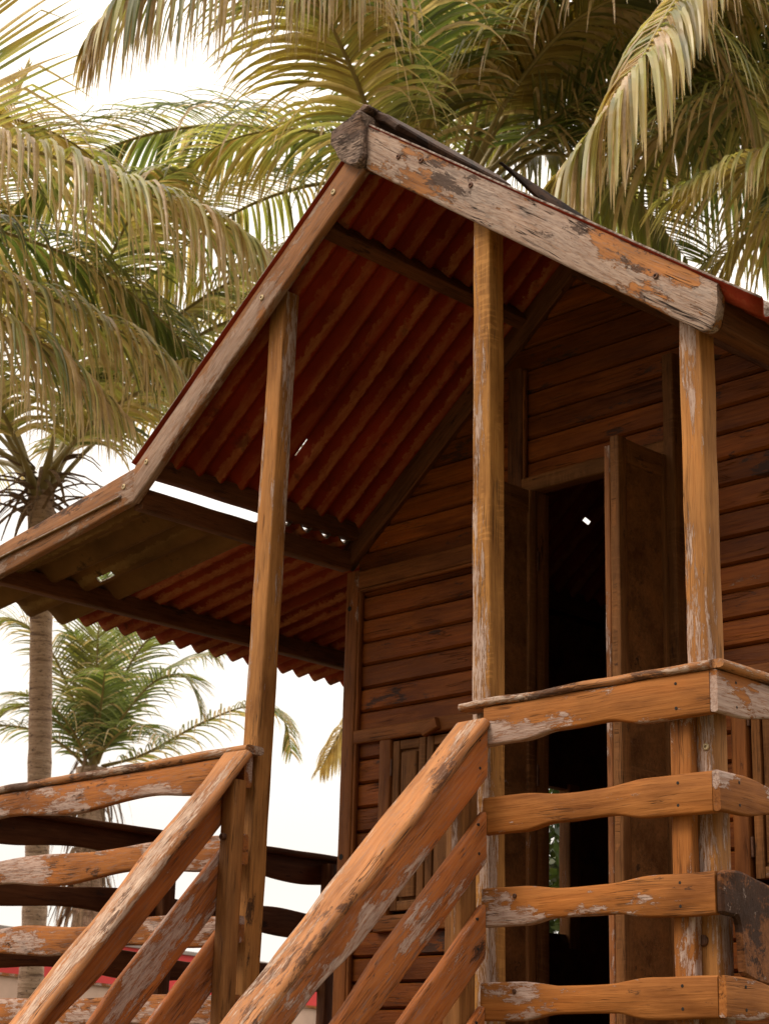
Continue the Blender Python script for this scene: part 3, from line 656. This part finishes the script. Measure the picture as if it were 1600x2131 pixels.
# ------------------------------------------------------------------ palms
def at(px, py, dist):
    """a point in the world, dist metres away in the direction the photo's pixel looks"""
    d = FWD + ((px-800)*r2-(py-1065.5)*u2)/FPX
    return CAM + d*dist
G = np.array((0, 0, -1.0))
def build_frond(name, parent, path, llen, lw, mat, rng, droop=1.0, dry=.08, n=95, rad=.022, bare=.16, fold=.5, hang=0.0, missing=.04, side_only=0, spacing=.034):
    """coconut frond: stalk along path (list of points), leaflets on both sides that bend down under their weight"""
    P = np.array([tuple(p) for p in path]); 
    # resample by Catmull-Rom
    t = np.linspace(0, len(P)-1, n); pts = []
    Pe = np.vstack([2*P[0]-P[1], P, 2*P[-1]-P[-2]])
    for q in t:
        i = min(int(q), len(P)-2); f = q-i; p0, p1, p2, p3 = Pe[i], Pe[i+1], Pe[i+2], Pe[i+3]
        pts.append(.5*((2*p1)+(-p0+p2)*f+(2*p0-5*p1+4*p2-p3)*f*f+(-p0+3*p1-3*p2+p3)*f**3))
    pts = np.array(pts); tan = np.gradient(pts, axis=0); tan /= np.linalg.norm(tan, axis=1)[:, None]
    up = np.array((0, 0, 1.0)); V = []; F = []; RN = []; DR = []
    side = np.cross(tan, up); side /= np.maximum(np.linalg.norm(side, axis=1), 1e-3)[:, None]
    # keep side continuous
    for i in range(1, n):
        if side[i]@side[i-1] < 0: side[i] = -side[i]
    nrm = np.cross(side, tan)
    # rachis
    sv = []; sf = []
    for i in range(n):
        rr = rad*(1-.85*i/(n-1)); wide = 1.0+1.6*max(0, 1-i/(n*.10))
        for k in range(6):
            a = 2*math.pi*k/6; sv.append(pts[i]+side[i]*math.cos(a)*rr*wide+nrm[i]*math.sin(a)*rr)
    for i in range(n-1):
        for k in range(6):
            k2 = (k+1) % 6; sf.append((i*6+k, i*6+k2, (i+1)*6+k2, (i+1)*6+k))
    S = 7
    Tot = np.linalg.norm(np.diff(pts, axis=0), axis=1).sum()
    m = int(Tot/spacing); lw = lw*.80
    us = np.linspace(bare, .995, m)
    for sgn in (-1, 1):
        if side_only and sgn != side_only: continue
        for u in us:
            if rng.random() < missing: continue
            x = u*(n-1)+rng.uniform(-.3, .3); x = min(max(x, 0), n-1.001); i = int(x); f = x-i
            p = pts[i]*(1-f)+pts[i+1]*f; T = tan[i]; Sd = side[i]*sgn; Nn = nrm[i]
            q = (u-bare)/(1-bare)
            ln = llen*(.35+.65*math.sin(math.pi*min(1, .16+q*.62)))*(1-.62*q**3)*rng.uniform(.88, 1.08)
            fw = .50+.75*q + rng.uniform(-.08, .08)
            d = Sd*1.0+T*fw+Nn*(.22+rng.uniform(-.12, .12)); d /= np.linalg.norm(d)
            wv = T - d*(T@d); wv /= np.linalg.norm(wv)
            ww = wv*math.cos(fold)+np.cross(d, wv)*math.sin(fold)*sgn
            isdry = 1.0 if rng.random() < dry*1.5+.03 else 0.0
            dr_amt = droop*rng.uniform(.75, 1.3)*(1.6 if isdry else 1)
            if rng.random() < hang: dr_amt *= 3.0
            seg = ln/S; base = len(V); pos = p.copy(); rn = rng.random()
            tw = rng.uniform(-.25, .25); kink = rng.random() < .18; kk = rng.integers(2, S)
            for s in range(S+1):
                z = s/S; wd = lw*(.55+.45*min(1, z*5))*(1-z**2.2)*.5+.0012
                cr = np.cross(d, ww)
                V.append(pos-ww*wd); V.append(pos+cr*wd*.45); V.append(pos+ww*wd)
                if s < S:
                    pos = pos+d*seg
                    g = dr_amt*seg*1.15*(1.0+.9*z)/(ln**.3)
                    if kink and s == kk: g += .9
                    d = d+G*g; d /= np.linalg.norm(d)
                    ww = ww-d*(ww@d)+cr*tw*.25; ww = ww-d*(ww@d); ww /= np.linalg.norm(ww)
            for s in range(S):
                b = base+3*s; F.append((b, b+1, b+4, b+3)); F.append((b+1, b+2, b+5, b+4))
                RN += [rn, rn]; e = min(1.0, isdry + (max(0, z_tip(s, S))*.8 if rn > .35 else 0)); DR += [e, e]
    fo = mesh(name, V, F, mat, parent, rnd=RN)
    aa = fo.data.attributes.new('dry', 'FLOAT', 'FACE'); aa.data.foreach_set('value', np.array(DR, dtype=np.float32))
    mesh('leaf_stalk', [tuple(v) for v in sv], sf, M['rachis'], fo, smooth=True)
    return fo
def z_tip(s, S): return (s-(S-2.5))/2.5
def frond_path(c, az, el, length, droop, rng, n=9, curl=0):
    """start at c, heading az (clockwise from +Y), elevation el degrees, sagging by droop degrees over its length"""
    p = Vector(c); pts = [p.copy()]; st = length/(n-1)
    for i in range(1, n):
        u = i/(n-1); e = R(el-droop*u**1.25); a = R(az+curl*u)
        p = p+Vector((math.sin(a)*math.cos(e), math.cos(a)*math.cos(e), math.sin(e)))*st; pts.append(p.copy())
    return pts
def palm(label, crown, foot, rt, fronds, seed, llen=.95, lw=.038, mat='frond', group='coconut palms around the cabin', nuts=0, dead=0, skirt=0, extra=(), trunk_top=1.0, **kw):
    rng = np.random.default_rng(seed); crown = Vector(crown); foot = Vector(foot)
    root = empty('palm_tree', foot, label, 'palm tree', group)
    # trunk: tapered, gently curved, ringed
    V, F = [], []; n = 60; S = 14
    for i in range(n+1):
        u = i/n; c = foot.lerp(crown, u)+Vector((1, .4, 0))*(.10*math.sin(math.pi*u)*(crown.z-foot.z)/6)
        r = rt*(1.25 if u < .03 else 1)*(1.12-.24*u)*(1+.035*math.sin(i*2.3)+.02*noise.noise(Vector((i, seed, 0))))
        if u > .93: r *= 1.25
        for k in range(S):
            a = 2*math.pi*k/S; V.append((c.x+r*math.cos(a), c.y+r*math.sin(a), c.z))
    for i in range(n):
        for k in range(S): F.append((i*S+k, i*S+(k+1) % S, (i+1)*S+(k+1) % S, (i+1)*S+k))
    F.append(tuple(n*S+k for k in range(S)))
    mesh('trunk', V, F, M['bark'], root, smooth=True)
    for (az, el, ln, dp, *o) in fronds:
        c = crown+Vector((math.sin(R(az)), math.cos(R(az)), .0))*.06+Vector((0, 0, rng.uniform(-.1, .15)))
        cu = o[0] if o else rng.uniform(-14, 14)
        k2 = dict(kw); 
        if len(o) > 1: k2.update(o[1])
        build_frond('frond', root, frond_path(c, az, el, ln, dp, rng, curl=cu), llen*rng.uniform(.9, 1.08), lw, M[mat], rng, **k2)
    for (pts, ex) in extra:
        k2 = dict(kw); k2.update(ex); lm = k2.pop('llen', llen); mm = k2.pop('mat', mat); ww = k2.pop('lw', lw)
        build_frond('frond', root, pts, lm, ww, M[mm], rng, **k2)
    for k in range(nuts):
        a = k*2.4; c = crown+Vector((math.cos(a)*.24, math.sin(a)*.24, -.22-.07*(k % 3)))
        V, F = [], []
        for i in range(9):
            th = math.pi*i/8
            for j in range(10):
                ph = 2*math.pi*j/10; V.append((c.x+.095*math.sin(th)*math.cos(ph), c.y+.095*math.sin(th)*math.sin(ph), c.z+.125*math.cos(th)))
        for i in range(8):
            for j in range(10): F.append((i*10+j, i*10+(j+1) % 10, (i+1)*10+(j+1) % 10, (i+1)*10+j))
        mesh('coconut', V, F, M['nut'], root, smooth=True)
    if dead:
        # dry fibre and old stalk stubs hanging round the crown
        V, F = [], []
        for k in range(dead):
            a = rng.uniform(0, 6.28); ln = rng.uniform(.3, .8); w_ = rng.uniform(.01, .035); p = np.array(crown)+np.array((math.cos(a)*rt, math.sin(a)*rt, rng.uniform(-.3-skirt, .15)))
            d = np.array((math.cos(a)*.8, math.sin(a)*.8, rng.uniform(-.6, .5)-skirt)); d /= np.linalg.norm(d); s_ = np.array((-math.sin(a), math.cos(a), 0)); b = len(V)
            for s in range(6):
                q = w_*(1-s/6.5); V += [p-s_*q, p+np.array((0, 0, q*.7)), p+s_*q]; p = p+d*ln/5; d = d+G*.28; d /= np.linalg.norm(d)
            for s in range(5):
                e = b+3*s; F += [(e, e+1, e+4, e+3), (e+1, e+2, e+5, e+4), (e+2, e, e+3, e+5)]
        mesh('dry_fibre', V, F, M['fibre'], root)
    return root

# heading helpers: 315 = away from the viewer, 45 = to the right of the picture, 135 = towards the viewer, 225 = to the left
def pp(*q): return [at(*v) for v in q]
# palm with tall grey trunk at the left edge
cA = at(85, 1010, 14); fA = at(62, 2131, 14); fA = Vector((fA.x, fA.y, 0))
palm('tall coconut palm with bare ringed trunk at the left edge of the deck', cA, fA, .093,
     [(30, 62, 4.2, 85), (175, 55, 3.8, 110), (240, 55, 4.2, 100), (270, 35, 4.2, 100), (335, 60, 3.6, 65), (10, 75, 4.2, 80), (240, 75, 4.2, 105), (225, 45, 4.0, 110), (215, 30, 4, 110), (110, 66, 3.7, 85), (150, 45, 3.4, 105), (50, 62, 4.0, 80), (60, 75, 4.2, 90), (200, 68, 4.0, 115)], 11, llen=.85, nuts=0, dead=60, droop=1.3, dry=.12,
     extra=[(pp((95, 1000, 14), (150, 925, 13.6), (230, 850, 13.2), (340, 795, 12.8), (440, 780, 12.5), (540, 830, 12.2), (600, 930, 12)), dict(droop=1.5, llen=.9))])
# palm off the left edge whose fronds hang into the picture
cF = at(-520, 420, 11.5)
palm('coconut palm whose long drooping fronds enter from the left edge', cF, (cF.x-.3, cF.y+.2, 0), .12,
     [(335, 55, 4.0, 100)], 21, llen=.9, dead=20, droop=1.4, dry=.15,
     extra=[(pp((-520, 400, 11.5), (-200, 270, 11.2), (60, 310, 10.9), (300, 400, 10.6), (470, 470, 10.4), (590, 560, 10.2)), dict(droop=1.8, dry=.30, llen=1.05)),
            (pp((-520, 400, 11.5), (-250, 480, 11.4), (-50, 560, 11.3), (150, 640, 11.2), (300, 720, 11.1), (420, 830, 11)), dict(droop=1.8, dry=.25, llen=.9)),
            (pp((-520, 400, 11.5), (-260, 560, 11.2), (-60, 640, 11), (110, 730, 10.9), (250, 860, 10.8)), dict(droop=2.0, llen=1.0, dry=.35)),
            (pp((-520, 400, 12.2), (-250, 420, 12.4), (0, 480, 12.5), (200, 560, 12.6), (360, 690, 12.7), (440, 820, 12.7)), dict(droop=1.6, llen=1.0, dry=.12, mat='frond_dark')),
            (pp((-520, 400, 11.5), (-260, 430, 11.3), (-110, 330, 11.2), (-45, 150, 11.1), (-10, -80, 11)), dict(droop=.12, llen=1.0, dry=.15, lw=.028, spacing=.05)),
            (pp((-520, 380, 11.8), (-250, 250, 11.9), (-60, 230, 12), (120, 280, 12.1), (260, 380, 12.2)), dict(droop=1.0, llen=.8, dry=.2)),
            (pp((-520, 400, 11.5), (-300, 330, 11.8), (-120, 300, 12), (0, 250, 12.2), (50, 150, 12.4)), dict(droop=.3, llen=.45))])
# big palm right behind the ridge
cB = at(930, 420, 12.6)
palm('big coconut palm whose crown spreads directly above the roof ridge', cB, (cB.x-.3, cB.y+.5, 0), .14,
     [(180, 62, 4.6, 110), (30, 60, 5.0, 95), (50, 38, 4.6, 90), (70, 50, 4.6, 105), (315, 82, 4.8, 45), (45, 72, 5, 110), (240, 50, 4.8, 110), (85, 62, 4.6, 115), (270, 40, 4.4, 100)], 31,
     llen=1.0, lw=.040, mat='frond_dark', droop=1.0, dead=20,
     extra=[(pp((920, 420, 12.6), (800, 300, 12), (735, 150, 11.4), (660, 0, 10.9), (560, -110, 10.4), (430, -150, 10)), dict(droop=1.3, llen=1.15, mat='frond')),
            (pp((920, 420, 12.6), (850, 150, 12), (770, -30, 11.2), (640, -110, 10.5), (470, -110, 9.9), (300, -40, 9.5), (200, 60, 9.3)), dict(droop=3.4, llen=1.1, mat='frond', dry=.35, bare=.30)),
            (pp((940, 420, 12.6), (985, 260, 12.4), (1030, 110, 12.2), (1075, -60, 12), (1110, -250, 11.8)), dict(droop=.5, llen=1.0)),
            (pp((920, 420, 12.6), (872, 270, 12.2), (858, 120, 11.8), (840, -40, 11.4), (820, -220, 11)), dict(droop=.9, llen=1.0)),
            (pp((950, 420, 12.6), (1060, 200, 12.3), (1200, 40, 12), (1350, -10, 11.7), (1500, 100, 11.4), (1600, 300, 11.2)), dict(droop=1.2, llen=1.1, mat='frond', dry=.12)),
            (pp((980, 420, 12.6), (1130, 180, 12.8), (1330, 90, 13), (1540, 210, 13.2), (1700, 460, 13.4)), dict(droop=.8, llen=1.25)),
            (pp((980, 430, 12.6), (1170, 290, 13), (1380, 270, 13.3), (1570, 400, 13.6), (1700, 600, 13.8)), dict(droop=.8, llen=1.2)),
            (pp((970, 430, 12.6), (1080, 330, 12.8), (1200, 330, 13), (1330, 420, 13.2), (1430, 540, 13.4)), dict(droop=.9, llen=1.0)),
            (pp((960, 420, 12.6), (1040, 120, 12.3), (1170, -60, 12), (1350, -110, 11.7), (1560, -20, 11.4), (1700, 150, 11.2)), dict(droop=1.6, llen=1.15, mat='frond', dry=.2)),
            (pp((900, 430, 12.6), (780, 330, 12.6), (640, 270, 12.6), (480, 290, 12.6), (340, 380, 12.6)), dict(droop=1.2, llen=.9, mat='frond'))])
# palm beyond the right edge
cE = at(1960, 120, 11.8)
palm('coconut palm over the right half of the roof with a broken frond hanging down', cE, (cE.x+.2, cE.y+.4, 0), .14,
     [(225, 35, 4.4, 105), (245, 45, 4.4, 110), (270, 30, 4.4, 100), (235, 0, 4.0, 70), (255, 65, 4.8, 105)], 41,
     llen=1.05, lw=.040, droop=1.3, dead=10, dry=.12,
     extra=[(pp((1960, 120, 11.8), (1780, -120, 11.3), (1600, -180, 10.8), (1430, -30, 10.3), (1330, 130, 9.9), (1230, 290, 9.7), (1150, 400, 9.6), (1125, 455, 9.6)), dict(droop=3.2, dry=.32, llen=.95, lw=.055, bare=.35)),
            (pp((1960, 140, 11.8), (1800, 200, 11.6), (1650, 300, 11.4), (1520, 350, 11.2), (1400, 400, 11)), dict(droop=1.5, llen=.9)),
            (pp((1960, 140, 12.4), (1830, 260, 12.4), (1700, 370, 12.4), (1570, 470, 12.4), (1450, 590, 12.4)), dict(droop=1.5, llen=1.0)),
            (pp((1960, 140, 11.8), (1850, -60, 12), (1700, -130, 12.2), (1520, -60, 12.4), (1400, 110, 12.5)), dict(droop=1.4, llen=1.0))])
# young palm low at the left, seen under the eave
cC = at(193, 1600, 20)
palm('smaller palm with shaggy trunk seen under the eave behind the left railing', cC, (cC.x, cC.y, 0), .17,
     [(120, 66, 1.9, 80), (135, 80, 1.7, 60), (100, 40, 1.7, 80), (190, 45, 1.7, 80), (160, 60, 1.6, 70), (300, 70, 2.2, 60), (0, 72, 2.3, 60), (330, 82, 2.4, 30)], 61,
     llen=.60, lw=.027, mat='frond_dark', droop=1.0, spacing=.040, bare=.10, nuts=4, dead=150, skirt=1.4, rad=.02,
     extra=[(pp((195, 1590, 20), (199, 1460, 19.7), (204, 1330, 19.5), (214, 1190, 19.4)), dict(droop=.25, llen=.62, spacing=.034, bare=.15, dry=0)),
            (pp((195, 1590, 20), (235, 1460, 19.8), (300, 1340, 19.6), (385, 1300, 19.4), (450, 1370, 19.3)), dict(droop=.9, llen=.62, dry=.05)),
            (pp((195, 1590, 20), (250, 1500, 19.8), (320, 1420, 19.6), (385, 1410, 19.4), (425, 1490, 19.3)), dict(droop=1.0, llen=.55)),
            (pp((195, 1590, 20), (225, 1430, 20.2), (270, 1300, 20.3), (340, 1210, 20.4), (420, 1230, 20.4)), dict(droop=.8, llen=.6)),
            (pp((195, 1590, 20), (150, 1450, 19.8), (95, 1340, 19.6), (20, 1290, 19.5), (-50, 1360, 19.4)), dict(droop=.9, llen=.62)),
            (pp((195, 1590, 20), (140, 1520, 19.8), (60, 1470, 19.6), (-10, 1500, 19.5), (-50, 1590, 19.4)), dict(droop=1.0, llen=.55)),
            (pp((195, 1590, 20), (175, 1430, 20.2), (130, 1290, 20.3), (60, 1200, 20.4), (-20, 1210, 20.4)), dict(droop=.8, llen=.6)),
            ([at(215, 1595, 20), at(300, 1570, 19.8), at(420, 1505, 19.6), at(520, 1470, 19.4), at(585, 1490, 19.3), at(608, 1570, 19.3)], dict(droop=1.4, dry=.2, llen=.6))])
# palm far behind the cabin, only a frond tip shows beside the wall
cD = at(960, 1480, 15.5)
palm('palm almost hidden behind the cabin wall with one brown frond tip showing', cD, (cD.x, cD.y, 0), .13,
     [(45, 40, 2.2, 80), (0, 60, 2.2, 80), (90, 50, 2.2, 80), (315, 70, 2.0, 60)], 71, llen=.5, lw=.035, droop=1.6, dry=.35,
     extra=[([at(940, 1460, 15.5), at(820, 1440, 15.4), at(750, 1465, 15.3), at(705, 1530, 15.3), at(668, 1600, 15.3)], dict(droop=2.4, dry=.75, llen=.5))])

# ------------------------------------------------------------------ long painted wall behind
wl = empty('boundary_wall', (-10, 6, 0), 'long low wall painted red over a pale base behind the palms', 'wall')
d_ = (Vector((-14.08, 11.12, 0))-Vector((-12.78, 6.46, 0))).normalized(); a0 = Vector((-12.78, 6.46, 0))-d_*14; b0 = a0+d_*50
for nm, z0, z1, t, mt in (('base', 0, 2.53, .16, 'palewall'), ('painted_band', 2.56, 2.955, .20, 'redpaint'), ('coping', 2.955, 2.995, .26, 'coping'), ('string_course', 2.53, 2.56, .22, 'rail')):
    mtx = frame(a0, b0, (0, 0, 1)); mtx.translation.z = (z0+z1)/2
    Lh = (b0-a0).length/2; v, f = box(-Lh, Lh, -t/2, t/2, -(z1-z0)/2, (z1-z0)/2-.001)
    mesh(nm, v, f, M[mt], wl, mtx)

# ------------------------------------------------------------------ shrubs
def shrub(label, c, r, h, n, seed, lf=.10):
    rng = np.random.default_rng(seed); root = empty('shrub', c, label, 'shrub', 'shrubs behind the cabin'); c = np.array(c)
    V, F, RN = [], [], []
    for k in range(n):
        u = rng.normal(size=3); u /= np.linalg.norm(u); rr = rng.uniform(.45, 1)**.5
        p = c+np.array((u[0]*r*rr, u[1]*r*rr, h*.55+u[2]*h*.5*rr)); p += rng.normal(size=3)*.05
        d = rng.normal(size=3)+np.array((0, 0, -.3)); d /= np.linalg.norm(d); s_ = np.cross(d, rng.normal(size=3)); s_ /= np.linalg.norm(s_)
        ln = lf*rng.uniform(.6, 1.5); b = len(V)
        V += [p, p+d*ln*.5+s_*ln*.22, p+d*ln, p+d*ln*.5-s_*ln*.22]; F.append((b, b+1, b+2, b+3)); RN.append(rng.random())
    mesh('crown', V, F, M['leaf'], root, rnd=RN)
    for k in range(5):
        a = k*1.3; t0 = Vector(c); t1 = t0+Vector((math.cos(a)*r*.5, math.sin(a)*r*.5, h*.8))
        board('stem', t0, t1, .03, .03, M['bark'], root, up=(.3, 1, .1), n=8)
    return root
shrub('dark leafy shrub seen through the doorway and far window', (-4.55, 5.75, 0), .85, 4.1, 12000, 1)
shrub('low green shrub glimpsed under the right handrail behind the wall corner', (-5.4, 3.2, 0), .7, 1.75, 3500, 2)
